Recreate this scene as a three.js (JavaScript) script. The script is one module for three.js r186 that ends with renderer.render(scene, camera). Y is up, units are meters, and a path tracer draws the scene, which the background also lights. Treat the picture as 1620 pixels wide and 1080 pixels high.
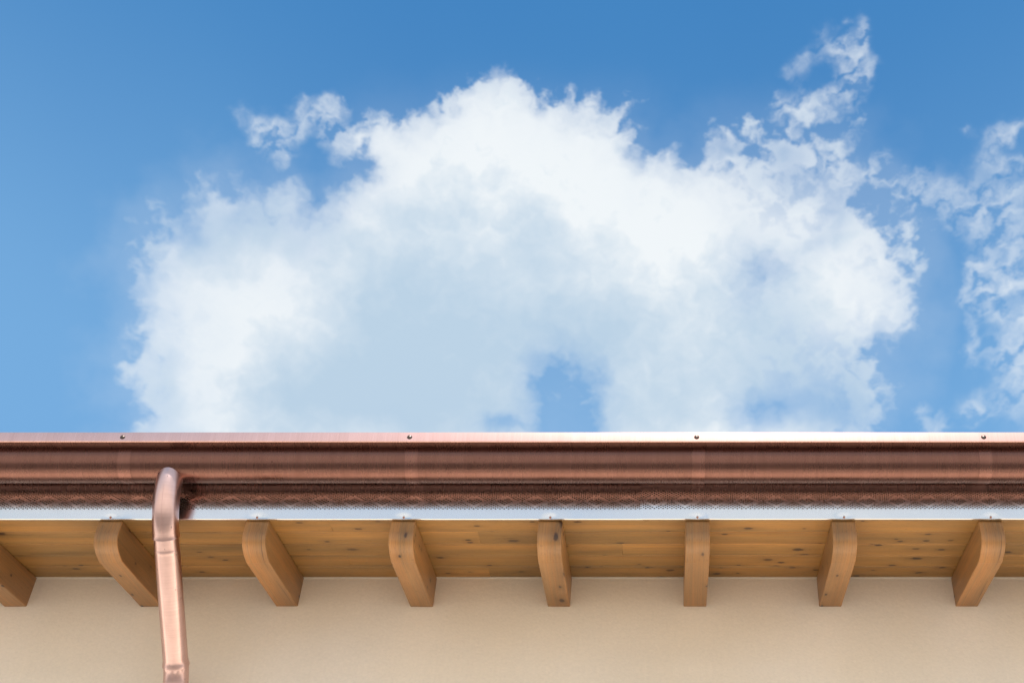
import * as THREE from 'three';
import { mergeGeometries } from 'three/addons/utils/BufferGeometryUtils.js';
import { ImprovedNoise } from 'three/addons/math/ImprovedNoise.js';

// ---------------------------------------------------------------- camera, sky, sun, exposure
const scene = new THREE.Scene();
const renderer = new THREE.WebGLRenderer({ antialias: true });
renderer.setSize(1024, 682);
renderer.toneMapping = THREE.LinearToneMapping;
renderer.toneMappingExposure = 3.0;
renderer.shadowMap.enabled = true;

const EYE = 1.6;                                     // eye height above the paving
const camera = new THREE.PerspectiveCamera(25.88, 1024 / 682, 0.1, 2000);
camera.position.set(0, EYE, 0);
camera.lookAt(0, EYE + Math.tan(THREE.MathUtils.degToRad(45.6)) * 10, -10);
camera.setViewOffset(1024, 682, -151.7, 0, 1024, 682); // lens shifted sideways
camera.updateProjectionMatrix();

const SUN = new THREE.Vector3(0.066, Math.sin(1.1), Math.cos(1.1)).normalize();   // high, behind the viewer
const sun = new THREE.DirectionalLight(new THREE.Color(1, 0.94, 0.85), 3.8);
sun.position.copy(SUN).multiplyScalar(30);
sun.target.position.set(0, 4, -5);
sun.castShadow = true;
sun.shadow.mapSize.set(4096, 4096);
Object.assign(sun.shadow.camera, { left: -9, right: 9, top: 9, bottom: -9, near: 1, far: 80 });
scene.add(sun, sun.target);

const noise = new ImprovedNoise();
const N3 = (x, y, z) => noise.noise(x, y, z);
function fbm(x, y, z, oct, gain = 0.5, lac = 2.03) {
  let s = 0, a = 1, t = 0;
  for (let i = 0; i < oct; i++) { s += a * N3(x, y, z + i * 7.31); t += a; x = x * lac + 3.1; y = y * lac - 1.7; a *= gain; }
  return s / t;
}
const clamp = (x, a = 0, b = 1) => Math.min(b, Math.max(a, x));
const sstep = (a, b, x) => { const t = clamp((x - a) / (b - a)); return t * t * (3 - 2 * t); };
const mixn = (a, b, t) => a + (b - a) * t;

// The cloud bank is drawn on the dome in degrees round its own bearing (50 degrees up, due -z).
const OUTLINE = [[-20.66,-13.34],[-20.52,-8.11],[-20.31,-6.87],[-20.88,-6.01],[-21.1,-5.19],[-20.42,-4.53],[-20.15,-3.43],[-20.52,-1.96],[-20.16,-1.11],[-19.84,-0.07],[-19.15,0.32],[-18.59,0.17],[-17.97,0.9],[-17.46,1.67],[-16.93,1.72],[-16.26,1.43],[-15.78,1.14],[-15.04,1.43],[-14.43,1.67],[-13.88,1.31],[-13.55,0.71],[-13.23,0.78],[-12.86,1.24],[-12.25,1.62],[-11.59,2.03],[-11.31,2.52],[-11.74,3.24],[-11.42,3.72],[-11.17,4.27],[-10.75,4.37],[-10.27,4.15],[-9.67,4.32],[-9.13,4.51],[-8.69,4.8],[-7.97,5.27],[-7.24,5.63],[-6.63,5.87],[-6.03,6.13],[-5.55,5.94],[-5.11,5.63],[-5.0,5.27],[-4.71,5.04],[-4.34,5.32],[-3.98,5.11],[-3.5,4.8],[-3.02,4.87],[-2.66,5.27],[-2.46,5.08],[-2.54,4.8],[-2.17,4.46],[-1.69,4.56],[-1.21,4.68],[-1.45,4.2],[-1.09,3.84],[-0.85,3.36],[-0.61,3.0],[0.0,3.0],[0.29,3.21],[0.61,3.02],[0.85,2.59],[1.21,2.59],[1.57,3.24],[2.18,3.65],[2.78,3.96],[3.1,3.96],[3.15,3.55],[3.63,3.67],[4.23,4.2],[4.71,4.61],[5.2,4.15],[5.8,3.79],[6.29,3.91],[6.78,3.43],[7.38,3.31],[7.63,2.71],[8.36,2.52],[8.68,1.91],[8.49,1.38],[8.99,0.66],[9.48,-0.07],[9.79,-0.99],[9.87,-1.96],[9.76,-2.94],[9.78,-4.16],[9.17,-4.53],[8.69,-5.15],[8.95,-6.13],[8.59,-6.87],[8.23,-7.61],[8.11,-8.11],[8.17,-13.34]];
const HOLES = [[-3.87,-6.33,1.34,1.46,1.0],[-3.68,-7.86,1.27,0.98,0.95],[-4.9,-5.88,0.61,0.61,0.35],[-2.57,-5.88,0.54,0.68,0.3],[4.66,-6.87,1.83,0.93,0.62],[3.56,-7.24,0.98,0.73,0.3],[4.39,-1.6,0.98,0.73,0.35],[3.41,-1.96,0.98,1.46,0.33],[4.97,1.67,1.1,0.68,0.38],[4.48,2.76,0.73,0.49,0.3],[2.42,2.81,0.63,0.32,0.5],[-6.26,-7.56,0.93,0.39,0.6],[-16.52,0.34,0.85,0.49,0.2],[-18.24,-0.38,0.73,0.54,0.35],[-1.21,3.0,0.44,0.2,0.45],[5.84,-0.63,0.61,0.49,0.25],[6.56,0.71,0.61,0.98,0.3],[7.89,1.43,0.61,0.73,0.3],[-12.35,3.0,0.49,0.73,0.3],[-19.62,-1.96,0.39,0.73,0.4],[6.87,-7.36,0.98,0.61,0.3]];
const GREYS = [[-10.49,-2.7,2.68,2.68,0.62],[-7.09,-4.16,4.15,2.68,0.75],[-12.01,-6.13,3.66,1.95,0.75],[-2.2,-3.92,3.41,1.95,0.6],[-8.5,0.34,2.68,1.1,0.38],[-4.62,-0.63,2.68,1.46,0.4],[-14.97,-6.87,1.95,1.71,0.5],[-0.98,-6.87,2.68,1.46,0.6],[-8.1,-7.12,3.41,1.22,0.6],[6.12,-4.9,2.2,1.46,0.3],[3.18,-5.39,2.68,1.95,0.45],[-15.07,-0.02,1.46,0.98,0.35],[2.44,-1.72,1.46,1.46,0.3],[-17.28,-0.99,1.71,1.22,0.35],[6.87,-6.87,1.71,1.22,0.5],[-19.11,-5.88,0.73,1.46,0.25],[4.64,-3.43,1.22,1.95,0.25]];
const BRIGHTS = [[-7.05,-0.31,1.22,0.78,0.3],[-5.56,3.84,3.66,1.46,0.2],[-0.97,0.22,2.68,2.2,0.2],[-10.42,2.4,1.46,1.22,0.2],[8.04,-1.96,1.22,1.95,0.2],[-18.35,-4.9,1.46,1.95,0.25],[-15.38,-2.94,1.95,1.71,0.2]];
const WISPS = [[-15.13,3.17,0.83,0.83,0.8],[-15.43,3.72,0.54,0.54,0.45],[-14.66,2.64,0.49,0.59,0.5],[-14.8,3.65,0.59,0.39,0.7],[-14.15,3.96,0.63,0.39,0.62],[-13.53,4.39,0.63,0.37,0.68],[-12.93,4.27,0.49,0.54,0.85],[-12.44,4.56,0.54,0.24,0.62],[-12.15,3.07,0.68,0.73,0.75],[-12.82,3.48,0.59,0.63,0.45],[-11.85,3.72,0.44,0.54,0.45],[-16.24,4.27,0.39,0.49,0.42],[-13.77,4.8,0.2,0.34,0.4],[-11.5,2.88,0.44,0.73,0.5],[7.23,6.59,0.49,0.63,0.95],[6.55,6.8,0.73,0.34,0.8],[7.51,7.3,0.29,0.44,0.75],[8.0,6.3,0.39,0.22,0.65],[7.43,5.8,0.34,0.49,0.7],[5.3,6.42,0.44,0.44,0.5],[6.02,7.47,0.49,0.29,0.42],[6.86,7.78,0.24,0.2,0.4],[6.33,5.04,0.59,0.24,0.62],[7.53,5.08,0.44,0.49,0.42],[5.68,4.84,0.39,0.59,0.45],[4.71,4.75,0.44,0.34,0.55],[5.8,4.32,0.98,0.44,0.6],[4.7,5.99,0.39,0.34,0.3],[6.99,6.11,0.39,0.49,0.6],[6.76,5.27,0.54,0.29,0.5],[7.67,5.56,0.24,0.54,0.5],[5.19,5.27,0.39,0.73,0.35],[4.23,4.2,0.54,0.39,0.55],[6.04,4.68,0.73,0.29,0.5],[6.51,5.75,0.24,0.59,0.3],[7.13,4.8,0.39,0.34,0.4],[12.94,3.55,0.83,0.44,0.72],[13.59,3.96,0.49,0.39,0.6],[12.35,2.88,0.54,0.73,0.42],[13.32,2.52,0.98,0.34,0.45],[13.47,1.43,0.83,0.73,0.45],[12.39,0.71,1.34,1.34,0.5],[10.19,1.43,1.34,0.73,0.45],[11.17,0.71,1.46,1.1,0.4],[9.47,0.95,0.73,0.98,0.4],[13.14,-0.51,1.22,1.22,0.55],[12.39,-2.7,0.63,0.93,0.75],[12.06,-1.72,0.54,0.44,0.65],[13.55,-3.43,0.88,0.39,0.7],[12.8,-1.96,0.68,0.63,0.7],[13.65,-1.96,0.39,0.49,0.6],[11.71,-2.57,0.34,0.63,0.6],[11.86,-4.53,0.29,0.98,0.5],[12.85,-4.9,1.22,0.73,0.4],[13.71,-5.39,0.73,1.34,0.7],[12.63,-6.87,1.07,0.54,0.65],[12.03,-7.24,0.49,0.39,0.5],[9.94,-7.12,0.83,0.34,0.55],[10.56,-7.76,0.73,0.44,0.65],[11.44,3.84,0.24,0.2,0.42],[14.42,-3.92,0.98,4.88,0.6],[8.36,2.52,0.68,0.73,0.5],[8.97,1.67,0.98,0.49,0.35],[2.42,3.12,0.34,0.59,0.3],[8.05,-6.87,0.73,1.46,0.4],[0.97,3.0,0.34,0.29,0.3],[-1.33,4.92,0.2,0.2,0.35],[-0.85,3.72,0.34,0.49,0.35]];

function outlineDistance(u, v) {                     // > 0 inside
  let best = 1e9, inside = false;
  for (let i = 0, j = OUTLINE.length - 1; i < OUTLINE.length; j = i++) {
    const [ax, ay] = OUTLINE[j], [bx, by] = OUTLINE[i], ex = bx - ax, ey = by - ay, px = u - ax, py = v - ay;
    const t = clamp((px * ex + py * ey) / (ex * ex + ey * ey)), dx = px - ex * t, dy = py - ey * t, d = dx * dx + dy * dy;
    if (d < best) best = d;
    if ((ay > v) !== (by > v) && u < ((bx - ax) * (v - ay)) / (by - ay) + ax) inside = !inside;
  }
  return inside ? Math.sqrt(best) : -Math.sqrt(best);
}
const blobs = (list, u, v) => {
  let s = 0;
  for (const [a, b, rx, ry, o] of list) { const x = (u - a) / rx, y = (v - b) / ry, q = x * x + y * y; if (q < 9) s += o * Math.exp(-q); }
  return s;
};
const WHITE = [0.875, 0.92, 0.95], GREY = [0.39, 0.565, 0.74];
function bank(u, v) {                                // [opacity, greyness]
  const near = u > -32 && u < 20.5 && v > -20 && v < 16;
  if (!near) return [0, 0];
  // turbulence bends the shapes before they are looked up
  const w1 = fbm(u * 0.42, v * 0.42, 1.3, 3), w2 = fbm(u * 0.42, v * 0.42, 9.7, 3);
  const w3 = fbm(u * 1.3, v * 1.3, 4.1, 5, 0.55), w4 = fbm(u * 1.3, v * 1.3, 14.1, 5, 0.55);
  const uu = u + w1 * 0.5 + w3 * 0.55, vv = v + w2 * 0.5 + w4 * 0.55;
  const fine = fbm(u * 1.15 + w3 * 0.8, v * 1.15 + w4 * 0.8, 21.7, 6, 0.56);
  const fa = u * 0.82 + v * 0.57 + w3 * 0.9, fb = -u * 0.57 + v * 0.82 + w4 * 0.9, strand = fbm(fa * 0.8, fb * 2.0, 51.7, 6, 0.53);   // drawn-out fibres
  const big = fbm(u * 0.5, v * 0.5, 33.3, 4);
  const d = outlineDistance(uu, vv);
  let a = 0;
  if (d > -2.2) {
    const soft = mixn(0.62, 2.0, Math.max(sstep(-11, -14.5, u) * 0.9, sstep(0.5, 5, u) * sstep(-6, 2, v), sstep(-3, -6, v) * 0.9));
    const calm = sstep(-10.5, -13.5, u);
    const p = d / soft + (fine * (0.9 + 1.3 * sstep(-0.3, 0.3, big)) + strand * 0.35) * (1 - 0.45 * calm) + 0.32 + 0.2 * calm;
    a = 1 - Math.exp(-Math.max(0, p) * 1.15);
    a *= sstep(-0.15, 1.1, p);
    // looser, torn right flank
    const torn = sstep(1.5, 5.5, u) * sstep(9, 4.5, u) * sstep(-2.5, 3, v) + 0.55 * sstep(2, 5, u) * sstep(-2, -5, v);
    a *= 1 - torn * sstep(0.12, -0.35, fine + big * 0.6) * 0.55;
    a *= clamp(1 - blobs(HOLES, u + w1 * 0.5 + w3 * 0.5, v + w2 * 0.5 + w4 * 0.5) * (1 + fine * 0.8));
  }
  const s = 0.95 - 0.95 * Math.exp(-1.05 * blobs(WISPS, u + w1 * 0.4 + w3 * 0.6, v + w2 * 0.4 + w4 * 0.6));
  const wisp = s > 0.01 ? (1 - Math.exp(-1.5 * s * clamp(0.5 + strand * 1.5 + fine * 1.3, 0.06, 2.4))) * sstep(0.0, 0.6, s) : 0;
  a = 1 - (1 - a) * (1 - wisp);
  a = Math.max(a, 0.13 * sstep(-2.4, 0.2, outlineDistance(u, v) + big * 2) * sstep(7, 1, v));   // thin veil round the bank
  const g = clamp(blobs(GREYS, u + w1 * 0.8 + w3 * 0.25, v + w2 * 0.8 + w4 * 0.25) - blobs(BRIGHTS, u + w1 * 0.6 + w3 * 0.5, v + w2 * 0.6 + w4 * 0.5) + fine * 0.42 + big * 0.3 + 0.02);
  return [a, 1 - Math.exp(-1.5 * g)];
}
function skyColour(dx, dy, dz, out) {
  const el = Math.asin(clamp(dy, -1, 1)) * 57.2958;
  // clear air: deeper blue upwards, paler to the horizon
  const t = Math.pow(sstep(64, 38, el), 1.5), k = sstep(38, 5, el);
  let r = mixn(mixn(0.044, 0.185, t), 0.92, k), g = mixn(mixn(0.215, 0.42, t), 0.96, k), b = mixn(mixn(0.52, 0.74, t), 0.99, k);
  const patch = fbm(dx * 5, dy * 5, dz * 5, 3) * 0.06;
  r *= 1 + patch * 1.6; g *= 1 + patch; b *= 1 + patch * 0.5;
  // chart of the bank
  const h = -dz, A = h * 0.642788 + dy * 0.766044, B = -h * 0.766044 + dy * 0.642788;
  let a = 0, grey = 0, u = 99, v = 99;
  if (A > 0.5) { u = (dx / A) * 57.2958; v = (B / A) * 57.2958; }
  const away = sstep(0, 5, Math.max(-26.5 - u, u - 15, -13 - v, v - 10.5));
  if (away < 1) { [a, grey] = bank(u, v); a *= 1 - away; }
  if (away > 0 && dy > 0) {                          // the same broken cloud over the rest of the sky
    const s = 1.5 / (dy + 0.16), X = dx * s, Z = dz * s;
    const m = fbm(X * 1.1 + 5.2, Z * 1.1 + 2.4, 0.7, 6, 0.55) + 0.03;
    const c = sstep(0.0, 0.2, m) * away;
    a = 1 - (1 - a) * (1 - c);
    grey = mixn(grey, clamp(sstep(0.16, 0.42, m) * 0.75 + fbm(X * 2, Z * 2, 8.8, 3) * 0.3), away);
  }
  r = mixn(r, mixn(WHITE[0], GREY[0], grey), a); g = mixn(g, mixn(WHITE[1], GREY[1], grey), a); b = mixn(b, mixn(WHITE[2], GREY[2], grey), a);
  // glow of the air round the sun
  const c = Math.acos(clamp(dx * SUN.x + dy * SUN.y + dz * SUN.z, -1, 1)) * 57.2958;
  const glow = 0.9 * Math.exp(-c / 5) + 0.35 * Math.exp(-c / 16);
  out[0] = r + glow; out[1] = g + glow; out[2] = b + glow * 0.95;
}
{
  const W = 4096, H = 4096, data = new Float32Array(W * H * 4), c = [0, 0, 0], inv = 1 / renderer.toneMappingExposure;
  const row = (j) => ((j + 0.5) / H - 0.5) * Math.PI;
  const HI = Math.floor(H * 0.5);
  for (let j = 0; j < H; j++) {
    const el = row(j), y = Math.sin(el), q = Math.cos(el), deg = el * 57.2958;
    for (let i = 0; i < W; i++) {
      const o = (j * W + i) * 4;
      if (j < HI) { data[o] = 0.2 * inv; data[o + 1] = 0.19 * inv; data[o + 2] = 0.17 * inv; data[o + 3] = 1; continue; }
      const az = ((i + 0.5) / W - 0.5) * 2 * Math.PI, x = q * Math.cos(az), z = q * Math.sin(az);
      const fineArea = deg > 28 && deg < 68 && z < 0 && Math.abs(Math.atan2(x, -z)) < 0.85;
      if (!fineArea && ((i & 3) || (j & 3)) && j > HI + 4) {      // away from the bank a coarser grid is enough
        const s = ((j & ~3) * W + (i & ~3)) * 4;
        data[o] = data[s]; data[o + 1] = data[s + 1]; data[o + 2] = data[s + 2]; data[o + 3] = 1; continue;
      }
      skyColour(x, y, z, c);
      data[o] = c[0] * inv; data[o + 1] = c[1] * inv; data[o + 2] = c[2] * inv; data[o + 3] = 1;
    }
  }
  const sky = new THREE.DataTexture(data, W, H, THREE.RGBAFormat, THREE.FloatType);
  sky.mapping = THREE.EquirectangularReflectionMapping;
  sky.magFilter = sky.minFilter = THREE.LinearFilter;
  sky.needsUpdate = true;
  scene.background = sky; scene.environment = sky;
}

// ---------------------------------------------------------------- helpers
function rng(seed) { let s = seed >>> 0; return () => { s = (s + 0x6d2b79f5) | 0; let t = Math.imul(s ^ (s >>> 15), 1 | s); t = (t + Math.imul(t ^ (t >>> 7), 61 | t)) ^ t; return ((t ^ (t >>> 14)) >>> 0) / 4294967296; }; }
function add(parent, name, geometry, material) {
  const m = new THREE.Mesh(geometry, material);
  m.name = name; m.castShadow = m.receiveShadow = true; parent.add(m); return m;
}
function group(parent, name) { const g = new THREE.Group(); g.name = name; parent.add(g); return g; }
function tag(o, label, category) { o.userData.label = label; o.userData.category = category; return o; }
const num = (name, k) => (k ? `${name}_${String(k).padStart(3, '0')}` : name);
const at = (h, v) => [v + EYE, -h];                  // distance in front of the eye, height above it -> y, z

// sheet swept along x. profile: [y, z] points; facing to the left of travel seen from +x; sharp bends split
function sweepX(profile, x0, x1, nx, crease = 25, closed = false) {
  const n = profile.length, seg = [], pos = [], nor = [], uv = [], idx = [];
  const m = closed ? n : n - 1;
  for (let i = 0; i < m; i++) { const a = profile[i], b = profile[(i + 1) % n], L = Math.hypot(b[0] - a[0], b[1] - a[1]) || 1e-9; seg.push({ ny: (b[1] - a[1]) / L, nz: -(b[0] - a[0]) / L, L }); }
  const C = Math.cos(THREE.MathUtils.degToRad(crease));
  let s = 0;
  for (let i = 0; i < m; i++) {
    const me = seg[i], prev = seg[(i - 1 + m) % m], next = seg[(i + 1) % m];
    const blend = (o, ok) => { if (!ok || me.ny * o.ny + me.nz * o.nz < C) return [me.ny, me.nz]; const y = me.ny + o.ny, z = me.nz + o.nz, l = Math.hypot(y, z); return [y / l, z / l]; };
    const na = blend(prev, closed || i > 0), nb = blend(next, closed || i < m - 1);
    const base = pos.length / 3;
    for (let k = 0; k <= nx; k++) {
      const x = mixn(x0, x1, k / nx);
      pos.push(x, profile[i][0], profile[i][1], x, profile[(i + 1) % n][0], profile[(i + 1) % n][1]);
      nor.push(0, na[0], na[1], 0, nb[0], nb[1]);
      uv.push(x, s, x, s + me.L);
      if (k < nx) { const o = base + k * 2; idx.push(o, o + 1, o + 2, o + 1, o + 3, o + 2); }
    }
    s += me.L;
  }
  const g = new THREE.BufferGeometry();
  g.setAttribute('position', new THREE.Float32BufferAttribute(pos, 3));
  g.setAttribute('normal', new THREE.Float32BufferAttribute(nor, 3));
  g.setAttribute('uv', new THREE.Float32BufferAttribute(uv, 2));
  g.setIndex(idx); return g;
}
// round tube along a path in the plane x = 0. path: [y, z, radius]
function tube(path, segs = 48, bend = null) {
  const pos = [], uv = [], idx = []; let s = 0;
  path.forEach((p, i) => {
    const a = path[Math.max(0, i - 1)], b = path[Math.min(path.length - 1, i + 1)], L = Math.hypot(b[0] - a[0], b[1] - a[1]) || 1;
    const ty = (b[0] - a[0]) / L, tz = (b[1] - a[1]) / L, ny = -tz, nz = ty;
    if (i) s += Math.hypot(p[0] - path[i - 1][0], p[1] - path[i - 1][1]);
    for (let k = 0; k <= segs; k++) {
      const f = (k / segs) * Math.PI * 2, r = p[2] + (bend ? bend(f, s) : 0), c = Math.cos(f) * r, d = Math.sin(f) * r;
      pos.push(c, p[0] + ny * d, p[1] + nz * d); uv.push((k / segs) * 0.33, s);
      if (i && k < segs) { const o = i * (segs + 1) + k, q = o - segs - 1; idx.push(q, o, q + 1, o, o + 1, q + 1); }
    }
  });
  const g = new THREE.BufferGeometry();
  g.setAttribute('position', new THREE.Float32BufferAttribute(pos, 3));
  g.setAttribute('uv', new THREE.Float32BufferAttribute(uv, 2));
  g.setIndex(idx); g.computeVertexNormals();
  const N = g.attributes.normal;                     // close the shading across the seam of the uv
  for (let i = 0; i < path.length; i++) { const o = i * (segs + 1), q = o + segs, v = new THREE.Vector3(N.getX(o) + N.getX(q), N.getY(o) + N.getY(q), N.getZ(o) + N.getZ(q)).normalize(); N.setXYZ(o, v.x, v.y, v.z); N.setXYZ(q, v.x, v.y, v.z); }
  return g;
}
function box(x0, x1, y0, y1, z0, z1) {               // uv in metres
  const g = new THREE.BoxGeometry(x1 - x0, y1 - y0, z1 - z0);
  g.translate((x0 + x1) / 2, (y0 + y1) / 2, (z0 + z1) / 2);
  const p = g.attributes.position, n = g.attributes.normal, u = g.attributes.uv;
  for (let i = 0; i < p.count; i++) Math.abs(n.getX(i)) > 0.5 ? u.setXY(i, p.getZ(i), p.getY(i)) : Math.abs(n.getY(i)) > 0.5 ? u.setXY(i, p.getX(i), p.getZ(i)) : u.setXY(i, p.getX(i), p.getY(i));
  return g;
}
function texture(w, h, fn, { srgb = true, repeat = [1, 1], offset = [0, 0] } = {}) {
  const d = new Uint8Array(w * h * 4), c = [0, 0, 0];
  for (let j = 0; j < h; j++) for (let i = 0; i < w; i++) { fn(i / w, j / h, c, i, j); const o = (j * w + i) * 4; d[o] = clamp(c[0]) * 255; d[o + 1] = clamp(c[1]) * 255; d[o + 2] = clamp(c[2]) * 255; d[o + 3] = 255; }
  const t = new THREE.DataTexture(d, w, h); t.wrapS = t.wrapT = THREE.MirroredRepeatWrapping; t.magFilter = THREE.LinearFilter; t.minFilter = THREE.LinearMipmapLinearFilter; t.generateMipmaps = true;
  if (srgb) t.colorSpace = THREE.SRGBColorSpace;
  t.repeat.set(...repeat); t.offset.set(...offset); t.needsUpdate = true; return t;
}
const moved = (t, x, y) => { const c = t.clone(); c.offset.set(x, y); c.needsUpdate = true; return c; };

// ---------------------------------------------------------------- materials
// varnished softwood, u along the grain over `len` metres, v across over `wid` metres; knots bend the grain round them
function woodTexture(w, h, len, wid, seed, knotsPerM2, tone, strip = 0) {
  const R = rng(seed), knots = [];
  for (let i = 0; i < len * wid * knotsPerM2; i++) knots.push([R() * len, R() * wid, 0.0045 + R() * R() * 0.011, R() * 6, 0.45 + R() * 0.55]);
  const cell = 0.25, grid = new Map(), key = (a, b) => a * 1000 + b;
  for (const k of knots) for (let a = -1; a <= 1; a++) for (let b = -1; b <= 1; b++) { const q = key(Math.floor(k[0] / cell) + a, Math.floor(k[1] / cell) + b); if (!grid.has(q)) grid.set(q, []); grid.get(q).push(k); }
  const cracks = []; for (let i = 0; i < len * wid * 6; i++) cracks.push([R() * len, R() * wid, 0.04 + R() * 0.12, R() * 9]);
  return (px, py, c) => {
    const x = px * len, y = py * wid;
    let yy = y + N3(x * 0.7, y * 2, seed) * 0.012 + N3(x * 2.6, y * 5, seed + 3) * 0.004, dark = 0, ring = 0;
    for (const [kx, ky, kr, ph, str] of grid.get(key(Math.floor(x / cell), Math.floor(y / cell))) || []) {
      const dx = (x - kx) / 1.7, dy = y - ky, q = Math.hypot(dx, dy) / kr;
      if (q < 6) { const push = Math.exp(-q * 0.7); yy += Math.sign(dy) * push * kr * 0.9; ring = Math.max(ring, Math.exp(-q * 0.55)); dark = Math.max(dark, sstep(1.35 + N3(x * 90, y * 90, ph) * 0.5, 0.6, q) * str); }
    }
    const g1 = N3(x * 0.55, yy * 95, seed + 11), g2 = N3(x * 1.8, yy * 260, seed + 23), g3 = N3(x * 14, yy * 700, seed + 31), slow = N3(x * 0.9, y * 7, seed + 41), fleck = N3(x * 40, y * 260, seed + 57);
    let L = 1 + g1 * 0.09 + g2 * 0.07 + g3 * 0.07 + slow * 0.2 + N3(x * 3, y * 20, seed + 71) * 0.1 - ring * 0.2;
    if (strip) { const k = Math.floor(y / strip); L *= 0.93 + 0.14 * (Math.abs(Math.sin(k * 12.9898 + seed)) * 43.5 % 1); }
    L -= sstep(0.32, 0.6, fleck) * 0.12;
    let cr = 0;
    for (const [cx, cy, cl, ph] of cracks) { const dx = Math.abs(x - cx); if (dx < cl) { const dy = Math.abs(y - cy - N3(x * 9, ph, 2) * 0.004); const wd = 0.0011 * (1 - dx / cl); if (dy < wd * 2.2) cr = Math.max(cr, 1 - dy / (wd * 2.2)); } }
    const k = Math.max(dark * 0.8, cr * 0.65), red = clamp(0.5 + g1 * 0.8 + slow * 0.6);
    c[0] = tone[0] * L * (1 - k * 0.74); c[1] = tone[1] * L * (1 - k * 0.84) * (1.04 - red * 0.08); c[2] = tone[2] * L * (1 - k * 0.86) * (1.1 - red * 0.2);
  };
}
const boardMap = texture(2048, 512, woodTexture(2048, 512, 6, 1.2, 7, 38, [0.625, 0.46, 0.245]), { repeat: [1 / 6, 1 / 1.2] });
const rafterMap = texture(1024, 1024, woodTexture(1024, 1024, 2.2, 1.6, 19, 22, [0.645, 0.46, 0.272], 0.0), { repeat: [1 / 2.2, 1 / 1.6] });
const boardMats = [0, 1, 2].map((k) => new THREE.MeshPhysicalMaterial({ name: 'varnished_board', map: moved(boardMap, k * 0.37, 0), color: new THREE.Color().setScalar([1, 0.88, 0.95][k]), roughness: 0.5, clearcoat: 0.12, clearcoatRoughness: 0.35, bumpMap: boardMap, bumpScale: 0.0006 }));
const rafterMats = [0, 1, 2, 3, 4].map((k) => new THREE.MeshPhysicalMaterial({ name: 'varnished_rafter', map: moved(rafterMap, k * 0.213, k * 0.291), color: new THREE.Color().setScalar([1, 0.92, 1, 0.96, 0.9][k]), roughness: 0.48, clearcoat: 0.18, clearcoatRoughness: 0.3, bumpMap: moved(rafterMap, k * 0.213, k * 0.291), bumpScale: 0.0008 }));
const roughWood = new THREE.MeshStandardMaterial({ name: 'raw_timber', color: new THREE.Color().setRGB(0.16, 0.09, 0.045), roughness: 0.9 });

const plasterBump = texture(1024, 1024, (x, y, c) => { const n = N3(x * 64, y * 64, 1.1) * 0.35 + N3(x * 150, y * 150, 2.2) * 0.3 + N3(x * 300, y * 300, 3.3) * 0.25 + N3(x * 14, y * 14, 4.4) * 0.5; c[0] = c[1] = c[2] = 0.5 + n * 0.45; }, { srgb: false, repeat: [1 / 1.7, 1 / 1.7] });
const plasterMap = texture(1024, 512, (x, y, c) => { const X = x * 5.2, Y = y * 2.6, n = fbm(X * 2, Y * 2, 6.1, 5) * 0.05 + N3(X * 60, Y * 60, 8) * 0.015 + N3(X * 110, Y * 110, 5) * 0.02, t = fbm(X * 1.4, Y * 1.4, 16.1, 3) * 0.05; c[0] = 0.945 * (1 + n); c[1] = 0.895 * (1 + n + t * 0.3); c[2] = 0.825 * (1 + n + t); }, { repeat: [1 / 5.2, 1 / 2.6], offset: [0.63, 0] });
const plaster = new THREE.MeshStandardMaterial({ name: 'beige_render', map: plasterMap, bumpMap: plasterBump, bumpScale: 0.0012, roughness: 0.95 });
const filler = new THREE.MeshStandardMaterial({ name: 'pale_filler', color: new THREE.Color().setRGB(0.72, 0.64, 0.54), roughness: 0.9 });

// brushed copper: fine marks run round the trough and round the pipes
const brushBump = texture(2048, 128, (x, y, c) => { const n = N3(x * 900, y * 2, 1) * 0.35 + N3(x * 420, y * 1.4, 2) * 0.4 + N3(x * 90, y * 1, 3) * 0.35 + N3(x * 24, y * 0.8, 5) * 0.4; c[0] = c[1] = c[2] = 0.5 + n * 0.4; }, { srgb: false, repeat: [1 / 3.4, 1 / 0.5] });
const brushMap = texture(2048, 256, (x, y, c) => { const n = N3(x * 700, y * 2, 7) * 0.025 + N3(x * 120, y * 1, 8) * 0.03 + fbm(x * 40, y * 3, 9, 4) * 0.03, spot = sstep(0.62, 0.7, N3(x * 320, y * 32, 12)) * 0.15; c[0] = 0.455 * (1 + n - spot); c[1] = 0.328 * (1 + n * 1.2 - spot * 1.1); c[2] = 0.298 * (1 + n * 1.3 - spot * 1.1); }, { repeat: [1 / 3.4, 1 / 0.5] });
const brushRough = texture(1024, 256, (x, y, c) => { const n = N3(x * 400, y * 2, 17) * 0.16 + fbm(x * 30, y * 6, 19, 3) * 0.2; c[0] = c[1] = c[2] = 0.82 + n; }, { srgb: false, repeat: [1 / 3.4, 1 / 0.5] });
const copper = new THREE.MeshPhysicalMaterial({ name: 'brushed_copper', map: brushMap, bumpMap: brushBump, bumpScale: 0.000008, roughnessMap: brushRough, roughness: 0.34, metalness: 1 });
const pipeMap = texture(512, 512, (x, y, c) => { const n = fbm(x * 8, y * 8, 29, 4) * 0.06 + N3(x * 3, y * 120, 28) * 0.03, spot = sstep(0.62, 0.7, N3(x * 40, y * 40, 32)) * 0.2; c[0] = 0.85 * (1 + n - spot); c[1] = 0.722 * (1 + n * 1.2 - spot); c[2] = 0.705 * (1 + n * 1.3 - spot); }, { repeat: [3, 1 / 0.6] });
const pipeCopper = new THREE.MeshPhysicalMaterial({ name: 'pipe_copper', map: pipeMap, roughness: 0.28, metalness: 1, bumpMap: pipeMap, bumpScale: 0.0004 });
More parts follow.
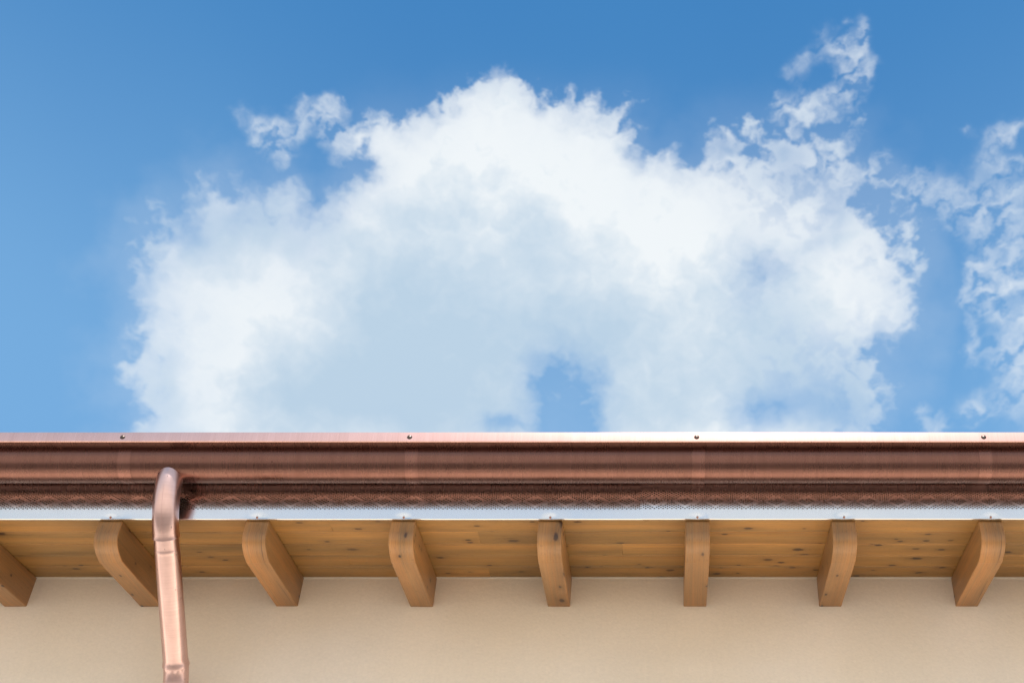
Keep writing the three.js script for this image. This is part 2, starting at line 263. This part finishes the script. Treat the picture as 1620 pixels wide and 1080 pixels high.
const strapCopper = copper.clone(); strapCopper.name = 'strap_copper'; strapCopper.color.setScalar(1.22);
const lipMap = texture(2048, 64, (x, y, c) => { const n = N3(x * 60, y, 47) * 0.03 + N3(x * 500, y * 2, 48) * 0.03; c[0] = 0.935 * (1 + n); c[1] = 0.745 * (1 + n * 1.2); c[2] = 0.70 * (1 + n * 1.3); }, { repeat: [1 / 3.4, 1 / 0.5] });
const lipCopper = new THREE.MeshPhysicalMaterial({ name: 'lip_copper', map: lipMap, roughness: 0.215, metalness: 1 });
const zincRough = texture(512, 128, (x, y, c) => { const n = fbm(x * 30, y * 6, 39, 4) * 0.25; c[0] = c[1] = c[2] = 0.8 + n; }, { srgb: false, repeat: [1 / 1.3, 1 / 0.3] });
const silver = new THREE.MeshPhysicalMaterial({ name: 'bright_sheet_metal', color: new THREE.Color().setRGB(0.85, 0.83, 0.825), roughness: 0.19, roughnessMap: zincRough, metalness: 1 });
const darkScrew = new THREE.MeshStandardMaterial({ name: 'dark_screw', color: new THREE.Color().setRGB(0.05, 0.035, 0.03), roughness: 0.35, metalness: 0.6 });
const copperScrew = new THREE.MeshStandardMaterial({ name: 'copper_screw', color: new THREE.Color().setRGB(0.5, 0.26, 0.2), roughness: 0.35, metalness: 1 });
const clay = new THREE.MeshStandardMaterial({ name: 'clay_tile', color: new THREE.Color().setRGB(0.36, 0.15, 0.08), roughness: 0.85 });

// ---------------------------------------------------------------- ground
const WALL = 5.513, X0 = -6.1, X1 = 5.9;             // front of the wall, ends of the house
const EAVE = 4.853, VE = 3.896, VW = 4.092;          // soffit: outer edge, height there, height at the wall
const SLOPE = (VW - VE) / (WALL - EAVE);
{
  const tar = texture(512, 512, (x, y, c) => { const n = N3(x * 128, y * 128, 3) * 0.25 + fbm(x * 8, y * 8, 4, 4) * 0.2; c[0] = 0.36 * (1 + n); c[1] = 0.345 * (1 + n); c[2] = 0.33 * (1 + n); }, { repeat: [0.5, 0.5] });
  const grit = texture(512, 512, (x, y, c) => { const n = N3(x * 128, y * 128, 33) * 0.25 + fbm(x * 8, y * 8, 34, 4) * 0.2; c[0] = 0.64 * (1 + n); c[1] = 0.622 * (1 + n); c[2] = 0.59 * (1 + n); }, { repeat: [0.5, 0.5] });
  const g = add(scene, 'ground', new THREE.PlaneGeometry(1200, 1200, 1, 1).rotateX(-Math.PI / 2), new THREE.MeshStandardMaterial({ name: 'gravel', map: grit, roughness: 0.95 }));
  const d = add(scene, 'driveway', box(-60, 60, 0.0, 0.012, -WALL + 2.1, -WALL + 7.2), new THREE.MeshStandardMaterial({ name: 'asphalt', map: tar, roughness: 0.95 }));
  d.userData.kind = 'structure';
  const u = g.geometry.attributes.uv; for (let i = 0; i < u.count; i++) u.setXY(i, u.getX(i) * 1200, u.getY(i) * 1200);
  g.userData.kind = 'structure';
  const con = texture(512, 512, (x, y, c) => { const n = N3(x * 100, y * 100, 13) * 0.12 + fbm(x * 6, y * 6, 14, 4) * 0.16; c[0] = 0.63 * (1 + n); c[1] = 0.615 * (1 + n); c[2] = 0.58 * (1 + n); }, { repeat: [0.4, 0.4] });
  const p = add(scene, 'pavement', box(X0 - 2, X1 + 2, 0.004, 0.13, -WALL + 0.002, -WALL + 2.1), new THREE.MeshStandardMaterial({ name: 'concrete', map: con, roughness: 0.9 }));
  p.userData.kind = 'structure';
}

// ---------------------------------------------------------------- house
const house = tag(group(scene, 'house'), 'beige rendered house with timber eaves under the copper gutter', 'house');
{
  const top = VW + EYE + 0.012;
  add(house, 'wall', box(X0, X1, 0, top, -WALL - 0.35, -WALL), plaster);
  add(house, 'side_wall', box(X0, X0 + 0.35, 0, top, -WALL - 8, -WALL - 0.353), plaster);
  add(house, 'side_wall', box(X1 - 0.35, X1, 0, top, -WALL - 8, -WALL - 0.353), plaster);
  add(house, 'back_wall', box(X0 + 0.353, X1 - 0.353, 0, top, -WALL - 8, -WALL - 7.65), plaster);
  for (const x of [X0 + 0.1, X1 - 0.1]) {            // gables
    const s = new THREE.Shape([new THREE.Vector2(WALL, 0), new THREE.Vector2(WALL + 8, 0), new THREE.Vector2(WALL + 4, 4 * SLOPE)].map((p) => p));
    const g = new THREE.ExtrudeGeometry(s, { depth: 0.2, bevelEnabled: false }).rotateY(Math.PI / 2).translate(x - 0.1, top + 0.002, 0);
    add(house, 'gable', g, plaster);
  }
  // filler worked along the top of the render, a little uneven
  const R = rng(5), prof = [];
  const pos = [], idx = [];
  const n = 900;
  for (let i = 0; i <= n; i++) {
    const x = mixn(X0, X1, i / n), hh = 0.004 + 0.003 * (0.5 + N3(x * 9, 1, 1)) + R() * 0.001, d = 0.003 + R() * 0.0015;
    const [y, z] = at(WALL, VW);
    pos.push(x, y + 0.004, z + d, x, y - hh, z + d * 0.8, x, y - hh - 0.001, z - 0.002);
    if (i < n) { const o = i * 3; idx.push(o, o + 1, o + 3, o + 1, o + 4, o + 3, o + 1, o + 2, o + 4, o + 2, o + 5, o + 4); }
  }
  const g = new THREE.BufferGeometry(); g.setAttribute('position', new THREE.Float32BufferAttribute(pos, 3)); g.setIndex(idx); g.computeVertexNormals();
  add(house, 'filler_line', g, filler);
}
const roof = group(house, 'roof');
const A = Math.atan(SLOPE), RUN = Math.hypot(WALL - EAVE, VW - VE);
{
  // soffit boards, laid along the eave, each with eased lower edges
  const wid = RUN / 5, th = 0.02, R = rng(31);
  const local = (s, t) => { const h = EAVE + Math.cos(A) * s - Math.sin(A) * t, v = VE + Math.sin(A) * s + Math.cos(A) * t; return at(h, v); };
  let k = 0;
  for (let r = 0; r < 7; r++) {
    const cuts = [X0 - 0.3, -4.2 + R() * 0.8, -1.4 + ((r * 0.61) % 1.83), 2.2 + R() * 1.4, X1 + 0.3];
    for (let i = 0; i + 1 < cuts.length; i++) {
      const s0 = r * wid + 0.0012, s1 = (r + 1) * wid - 0.0012, e = 0.004, dt = (R() - 0.5) * 0.0016;
      const P = [[s0, th], [s0, e], [s0 + e, dt], [s1 - e, dt], [s1, e], [s1, th]].map(([s, t]) => local(s, t));
      const g = sweepX(P, cuts[i] + 0.0006, cuts[i + 1] - 0.0006, 1, 20, true);
      const uvs = g.attributes.uv; for (let q = 0; q < uvs.count; q++) uvs.setY(q, uvs.getY(q) + ((r * 3 + i) * 0.19) % 1.2);
      add(roof, num('soffit_board', k), g, boardMats[(r * 2 + i) % 3]); k++;
    }
  }
  // rafters: plumb nose, rounded underneath, running back over the wall
  const s = new THREE.Shape(), len = 0.95, dv = 0.159, under = (d) => -dv + SLOPE * d;
  s.moveTo(0.002, 0); s.lineTo(0, -0.062); s.bezierCurveTo(0, -0.105, 0.035, -0.128, 0.125, under(0.125)); s.lineTo(len, under(len)); s.lineTo(len, SLOPE * len); s.closePath();
  const g = new THREE.ExtrudeGeometry(s, { depth: 0.1 - 0.008, bevelEnabled: true, bevelSize: 0.004, bevelOffset: -0.004, bevelThickness: 0.004, bevelSegments: 2, curveSegments: 14,
    UVGenerator: { generateTopUV: (_, v, a, b, c) => [a, b, c].map((i) => new THREE.Vector2(v[i * 3], v[i * 3 + 1] - v[i * 3] * SLOPE)), generateSideWallUV: (_, v, a, b, c, d) => [a, b, c, d].map((i) => new THREE.Vector2(v[i * 3] - v[i * 3 + 1] * 0.8, v[i * 3 + 2] + 0.4)) } });
  g.rotateY(Math.PI / 2).translate(-0.05, 0, 0);     // shape x runs inwards (-z)
  const jit = rng(77); let q = 0;
  for (let i = -8; i <= 10; i++) {
    const x = -0.468 + i * 0.6105 + (jit() - 0.5) * 0.006, [y, z] = at(EAVE + 0.004 + jit() * 0.004, VE - 0.0005);
    if (x < X0 + 0.1 || x > X1 - 0.1) continue;
    const m = add(roof, num('rafter', q), g, rafterMats[(q * 3 + 1) % 5]); m.position.set(x, y, z); m.rotation.set((jit() - 0.5) * 0.006, (jit() - 0.5) * 0.014, (jit() - 0.5) * 0.02); m.scale.x = 0.97 + jit() * 0.06; q++;
  }
  // deck and clay covering above
  const slab = (s0, s1, t0, t1, x0, x1) => sweepX([local(s0, t1), local(s0, t0), local(s1, t0), local(s1, t1)], x0, x1, 1, 20, true);
  const len2 = (4.6 + 0.06) / Math.cos(A);
  add(roof, 'roof_deck', slab(0.07, len2, 0.024, 0.19, X0 - 0.3, X1 + 0.3), roughWood);
  const cover = [], nx = 420;
  {
    const pos = [], idx = [], S = [-0.05, 2.3, len2];
    for (let j = 0; j < S.length; j++) for (let i = 0; i <= nx; i++) { const x = mixn(X0 - 0.3, X1 + 0.3, i / nx), [y, z] = local(S[j], 0.235 + 0.022 * Math.sin(x * 28)); pos.push(x, y, z); if (j && i < nx) { const o = j * (nx + 1) + i, p = o - nx - 1; idx.push(p, p + 1, o, p + 1, o + 1, o); } }
    const c = new THREE.BufferGeometry(); c.setAttribute('position', new THREE.Float32BufferAttribute(pos, 3)); c.setIndex(idx); c.computeVertexNormals(); cover.push(c);
  }
  add(roof, 'roof_covering', cover[0], clay);
  const back = slab(0.002, len2, 0.024, 0.22, X0 - 0.3, X1 + 0.3);
  back.translate(0, 0, WALL + 4).scale(1, 1, -1); back.translate(0, 0, -WALL - 4);
  { const ix = back.index.array; for (let i = 0; i < ix.length; i += 3) { const t = ix[i]; ix[i] = ix[i + 1]; ix[i + 1] = t; } }
  add(roof, 'rear_roof_covering', back, clay);
}

// ---------------------------------------------------------------- perforated eave vent strips
// l: distance up the strip, leaning out a little towards the gutter; f: how far the thin sheet stands proud
const LEAN = THREE.MathUtils.degToRad(8), STRIP = EAVE - 0.008;
function ventStrip(x0, x1, proud, screws, seed, twist) {
  const root = group(scene, 'eave_vent_strip');
  const f = (x, l) => {
    let d = proud + N3(x * 1.3, l * 3, seed) * 0.0012 + N3(x * 5, l * 9, seed + 4) * 0.00035;
    d += twist(x) * (l - 0.03);
    for (const s of screws) { const a = (x - s) / 0.028, b = (l - 0.006) / 0.016, q = a * a + b * b; if (q < 12) d -= 0.0032 * Math.exp(-q); const e = (x - s - 0.05) / 0.05; d += 0.0007 * Math.exp(-e * e) * Math.exp(-l / 0.02); }
    return d;
  };
  const place = (x, l) => { const d = f(x, l), [y, z] = at(STRIP - Math.sin(LEAN) * l - Math.cos(LEAN) * d, VE - 0.0015 + Math.cos(LEAN) * l - Math.sin(LEAN) * d); return [x, y, z]; };
  const finish = (g, pts) => {                       // pts: [x, l] for each vertex
    const P = [], Nn = [], U = [], e = 0.002;
    for (const [x, l] of pts) {
      P.push(...place(x, l)); U.push(x, l);
      const fx = (f(x + e, l) - f(x - e, l)) / (2 * e), fl = (f(x, l + e) - f(x, l - e)) / (2 * e);
      const n = new THREE.Vector3(-fx, 0, 1); const ny = -Math.sin(LEAN) - fl * Math.cos(LEAN), nz = Math.cos(LEAN) - fl * Math.sin(LEAN);
      n.set(-fx, ny, nz).normalize(); Nn.push(n.x, n.y, n.z);
    }
    g.setAttribute('position', new THREE.Float32BufferAttribute(P, 3)); g.setAttribute('normal', new THREE.Float32BufferAttribute(Nn, 3)); g.setAttribute('uv', new THREE.Float32BufferAttribute(U, 2)); return g;
  };
  const plain = (l0, l1, nl, hem) => {
    const pts = [], idx = [], nx = Math.round((x1 - x0) / 0.008);
    for (let j = 0; j <= nl; j++) for (let i = 0; i <= nx; i++) { pts.push([mixn(x0, x1, i / nx), mixn(l0, l1, j / nl)]); if (j && i < nx) { const o = j * (nx + 1) + i, p = o - nx - 1; idx.push(p, p + 1, o, p + 1, o + 1, o); } }
    const g = new THREE.BufferGeometry(); g.setIndex(idx); finish(g, pts);
    if (!hem) return g;
    // turned lower edge
    const pos = [], ix = [];
    for (let i = 0; i <= nx; i++) { const [x, y, z] = place(mixn(x0, x1, i / nx), l0); pos.push(x, y, z, x, y - 0.0012, z - 0.0008, x, y - 0.0012, z - 0.0065); if (i < nx) { const o = i * 3; ix.push(o, o + 1, o + 3, o + 1, o + 4, o + 3, o + 1, o + 2, o + 4, o + 2, o + 5, o + 4); } }
    const h = new THREE.BufferGeometry(); h.setAttribute('position', new THREE.Float32BufferAttribute(pos, 3)); h.setAttribute('uv', new THREE.Float32BufferAttribute(new Float32Array((nx + 1) * 6), 2)); h.setIndex(ix); h.computeVertexNormals();
    return mergeGeometries([g, h]);
  };
  add(root, 'flange', plain(0, 0.046, 8, true), silver);
  add(root, 'upper_sheet', plain(0.1355, 0.2, 3, false), silver);
  // punched field: staggered round holes, left out along the outlines of a row of diamonds
  const px = 0.0182, per = px * 7, rows = 17, py = (0.1355 - 0.046) / rows, rad = 0.0038;
  const shape = new THREE.Shape([[0, 0.046], [per, 0.046], [per, 0.1355], [0, 0.1355]].map((p) => new THREE.Vector2(...p)));
  for (let j = 0; j < rows; j++) for (let i = 0; i < 7; i++) {
    const x = (i + (j % 2 ? 0.75 : 0.25)) * px, l = 0.046 + (j + 0.5) * py;
    const m = Math.abs(x / per - 0.5) / 0.5 + Math.abs(l - 0.084) / 0.029;
    if (m > 0.62 && m < 1.0) continue;
    const hole = new THREE.Path(); for (let k = 0; k < 8; k++) { const a = (-k / 8) * Math.PI * 2; const X = x + Math.cos(a) * rad, Y = l + Math.sin(a) * rad * 0.82; k ? hole.lineTo(X, Y) : hole.moveTo(X, Y); }
    shape.holes.push(hole);
  }
  const tile = new THREE.ShapeGeometry(shape), tp = tile.attributes.position, ti = tile.index.array, pts = [], idx = [];
  const n = Math.floor((x1 - x0) / per);
  for (let k = 0; k < n; k++) { const base = pts.length; for (let i = 0; i < tp.count; i++) pts.push([x0 + ((tp.getX(i) + k * per) / (n * per)) * (x1 - x0), tp.getY(i)]); for (const i of ti) idx.push(base + i); }
  const g = new THREE.BufferGeometry(); g.setIndex(idx);
  add(root, 'perforated_field', finish(g, pts), silver);
  screws.forEach((s, i) => {
    const [x, y, z] = place(s, 0.0085), h = new THREE.SphereGeometry(0.0052, 12, 6, 0, Math.PI * 2, 0, Math.PI / 2).rotateX(Math.PI / 2 + LEAN);
    add(root, num('screw', i), h, copperScrew).position.set(x, y, z);
  });
  return root;
}
const rafterX = (i) => -0.468 + i * 0.6105;
const JOINT = -0.098;
tag(ventStrip(X0, JOINT + 0.012, 0, [-9, -8, -7, -6, -5, -4, -3, -2, -1, 0].map((i) => rafterX(i) - 0.004), 3, () => 0), 'long perforated metal vent strip under the gutter, behind the downpipe', 'vent strip');
const right = ventStrip(JOINT, X1, 0.0022, [1, 2, 3, 4, 5, 6, 7, 8, 9, 10].map((i) => rafterX(i) - 0.002), 11, (x) => 0.02 * Math.exp(-(x - JOINT) / 0.3));
right.name = 'eave_vent_strip_001';
tag(right, 'perforated metal vent strip under the gutter, overlapping its neighbour at the seam', 'vent strip');

// ---------------------------------------------------------------- gutter
const GC = [STRIP - 0.125, 4.093], GR = 0.087;       // axis and radius of the trough
const gutter = tag(group(scene, 'gutter'), 'half round copper gutter running the length of the eave', 'gutter');
const arcPts = (r, a0, a1, n) => Array.from({ length: n + 1 }, (_, i) => { const a = mixn(a0, a1, i / n); return at(GC[0] - Math.cos(a) * r, GC[1] + Math.sin(a) * r); });   // a = 0 front, -pi/2 bottom
const LIP = { out: GC[0] - GR - 0.047, low: GC[1], top: GC[1] + 0.0485 };
{
  // from the back over the bottom to the front, then out along the ledge, up the front plate and back in
  const p = arcPts(GR, -Math.PI, 0, 60);
  p.unshift(at(GC[0] + GR, GC[1] + 0.03));
  const f = 0.003, tilt = -0.0035;
  p.push(at(LIP.out + f, LIP.low));
  const lip = [p[p.length - 1]];
  for (let i = 1; i <= 5; i++) { const a = (i / 5) * Math.PI / 2; lip.push(at(LIP.out + f - Math.sin(a) * f, LIP.low + f - Math.cos(a) * f)); }
  const t = 0.0018; lip.push(at(LIP.out + tilt - t * 0.4, LIP.top - t));
  for (let i = 1; i <= 4; i++) { const a = (i / 4) * Math.PI / 2; lip.push(at(LIP.out + tilt + t - Math.cos(a) * t, LIP.top - t + Math.sin(a) * t)); }
  lip.push(at(LIP.out + 0.03, LIP.top));
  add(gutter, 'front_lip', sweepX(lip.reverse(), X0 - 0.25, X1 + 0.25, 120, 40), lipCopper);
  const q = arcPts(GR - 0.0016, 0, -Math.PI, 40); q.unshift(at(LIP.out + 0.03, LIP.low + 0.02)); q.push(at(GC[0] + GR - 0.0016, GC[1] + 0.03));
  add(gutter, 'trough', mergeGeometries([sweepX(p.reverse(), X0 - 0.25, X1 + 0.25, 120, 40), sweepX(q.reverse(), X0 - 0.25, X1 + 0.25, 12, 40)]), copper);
  const cap = new THREE.Shape(); cap.absarc(0, 0, GR - 0.001, Math.PI, Math.PI * 2); cap.closePath();
  for (const x of [X0 - 0.249, X1 + 0.247]) { const [y, z] = at(GC[0], GC[1]); add(gutter, 'end_cap', new THREE.ExtrudeGeometry(cap, { depth: 0.002, bevelEnabled: false }).rotateY(Math.PI / 2).translate(x, y, z), copper); }
  let k = 0;
  for (let i = -3; i <= 6; i++) {                    // hanger straps with their screws
    const x = -1.0525 + i * 1.189; if (x < X0 || x > X1) continue;
    const s = arcPts(GR + 0.0013, -Math.PI * 0.98, -0.02, 40);
    const strap = add(gutter, num('hanger_strap', k), sweepX(s.reverse(), x - 0.019, x + 0.034, 1, 40), strapCopper);
    const dome = new THREE.LatheGeometry([[0, 0.0062], [0.005, 0.0058], [0.0088, 0.0042], [0.0105, 0.002], [0.0115, 0.0018], [0.0117, 0]].map((v) => new THREE.Vector2(...v)), 20).rotateX(Math.PI / 2 - 0.07);
    const [y, z] = at(LIP.out + 0.001, mixn(LIP.low, LIP.top, 0.5));
    add(strap, 'screw', dome, darkScrew).position.set(x, y, z + 0.001);
    k++;
  }
}

// ---------------------------------------------------------------- downpipe
const pipe = tag(group(scene, 'downpipe'), 'copper downpipe bending from the gutter back to the wall', 'downpipe');
{
  const PX = -2.052; pipe.position.x = PX;
  const d2 = [0.8473, -0.5309], turn = Math.acos(0.5309);
  const arc = (corner, R, toSlope, r, n = 28) => {   // bend between plumb and the slanted run
    const T = R * Math.tan(turn / 2), pts = [];
    for (let i = 0; i <= n; i++) {
      const a = (i / n) * turn;
      if (toSlope) { const cx = corner[0] + R, cy = corner[1] + T; pts.push([cx - R * Math.cos(a), cy - R * Math.sin(a)]); }
      else { const c2 = [corner[0] - R, corner[1] - T], b = turn - a; pts.push([c2[0] + R * Math.cos(b), c2[1] + R * Math.sin(b)]); }
    }
    return pts.map((p) => [...at(...p), typeof r === 'function' ? r : r]);
  };
  const c1 = [GC[0], 3.898], c2 = [5.428, 3.455];
  const along = (p, d) => [p[0] + d2[0] * d, p[1] + d2[1] * d];
  const seamOf = (path, side) => { const pts = path.map((p, i) => { const a = path[Math.max(0, i - 1)], b = path[Math.min(path.length - 1, i + 1)], L = Math.hypot(b[0] - a[0], b[1] - a[1]), ty = (b[0] - a[0]) / L, tz = (b[1] - a[1]) / L; return [p[0] - tz * side * (p[2] + 0.0001), p[1] + ty * side * (p[2] + 0.0001), 0.0011]; }); return tube(pts, 8); };
  const R1 = 0.26, T1 = R1 * Math.tan(turn / 2);
  const e1 = arc(c1, R1, true, 0.0532);
  const end1 = along(c1, T1);
  e1.push([...at(...along(end1, 0.01)), 0.0538], [...at(...along(end1, 0.016)), 0.0552], [...at(...along(end1, 0.02)), 0.0562]);
  const elbow = add(pipe, 'elbow', tube(e1), pipeCopper);
  add(elbow, 'seam', seamOf(e1.slice(9, -1), -1), pipeCopper);
  const run = [], L = Math.hypot(c2[0] - c1[0], c2[1] - c1[1]), R2 = 0.2, T2 = R2 * Math.tan(turn / 2), s0 = T1 + 0.004, s1 = L - T2 + 0.008;
  for (let i = 0; i <= 90; i++) { const s = mixn(s0, s1, i / 90), e = (s - s0 - 0.072) / 0.004, flare = sstep(s1 - 0.03, s1, s) * 0.0045; run.push([...at(...along(c1, s)), 0.0512 + 0.0011 * Math.exp(-e * e) + flare - (s < s0 + 0.07 ? 0.0004 : 0)]); }
  add(pipe, 'slanted_pipe', tube(run), pipeCopper);
  const e2 = arc(c2, R2, false, 0.0518).map((p) => p), st = along(c2, -T2);
  e2.unshift([...at(...along(st, -0.02)), 0.0508]);
  const low = add(pipe, 'elbow_001', tube(e2, 64, (f, s) => { const q = (f - Math.PI / 2) / 0.35, t = (s - 0.045) / 0.022; return -0.003 * Math.exp(-q * q) * Math.exp(-t * t) + 0.0012 * Math.cos(f * 14) * Math.exp(-Math.pow((s - 0.032) / 0.012, 2)); }), pipeCopper);
  add(low, 'seam', seamOf(e2.slice(3), -1), pipeCopper);
  const end2 = [c2[0], c2[1] - T2];
  add(pipe, 'vertical_pipe', tube([[...at(end2[0], end2[1] + 0.03), 0.0545], [...at(end2[0], end2[1] - 0.2), 0.0535], [0.4, -end2[0], 0.0535], [0.14, -end2[0], 0.0535]]), pipeCopper);
  for (const y of [1.2, 3.4]) add(pipe, 'wall_bracket', mergeGeometries([tube([[y, -end2[0], 0.0538], [y, -end2[0], 0.0575], [y + 0.03, -end2[0], 0.0575], [y + 0.03, -end2[0], 0.0538]]), box(-0.008, 0.008, y + 0.005, y + 0.025, -WALL - 0.02, -end2[0] - 0.054)]), copper);
}

renderer.render(scene, camera);
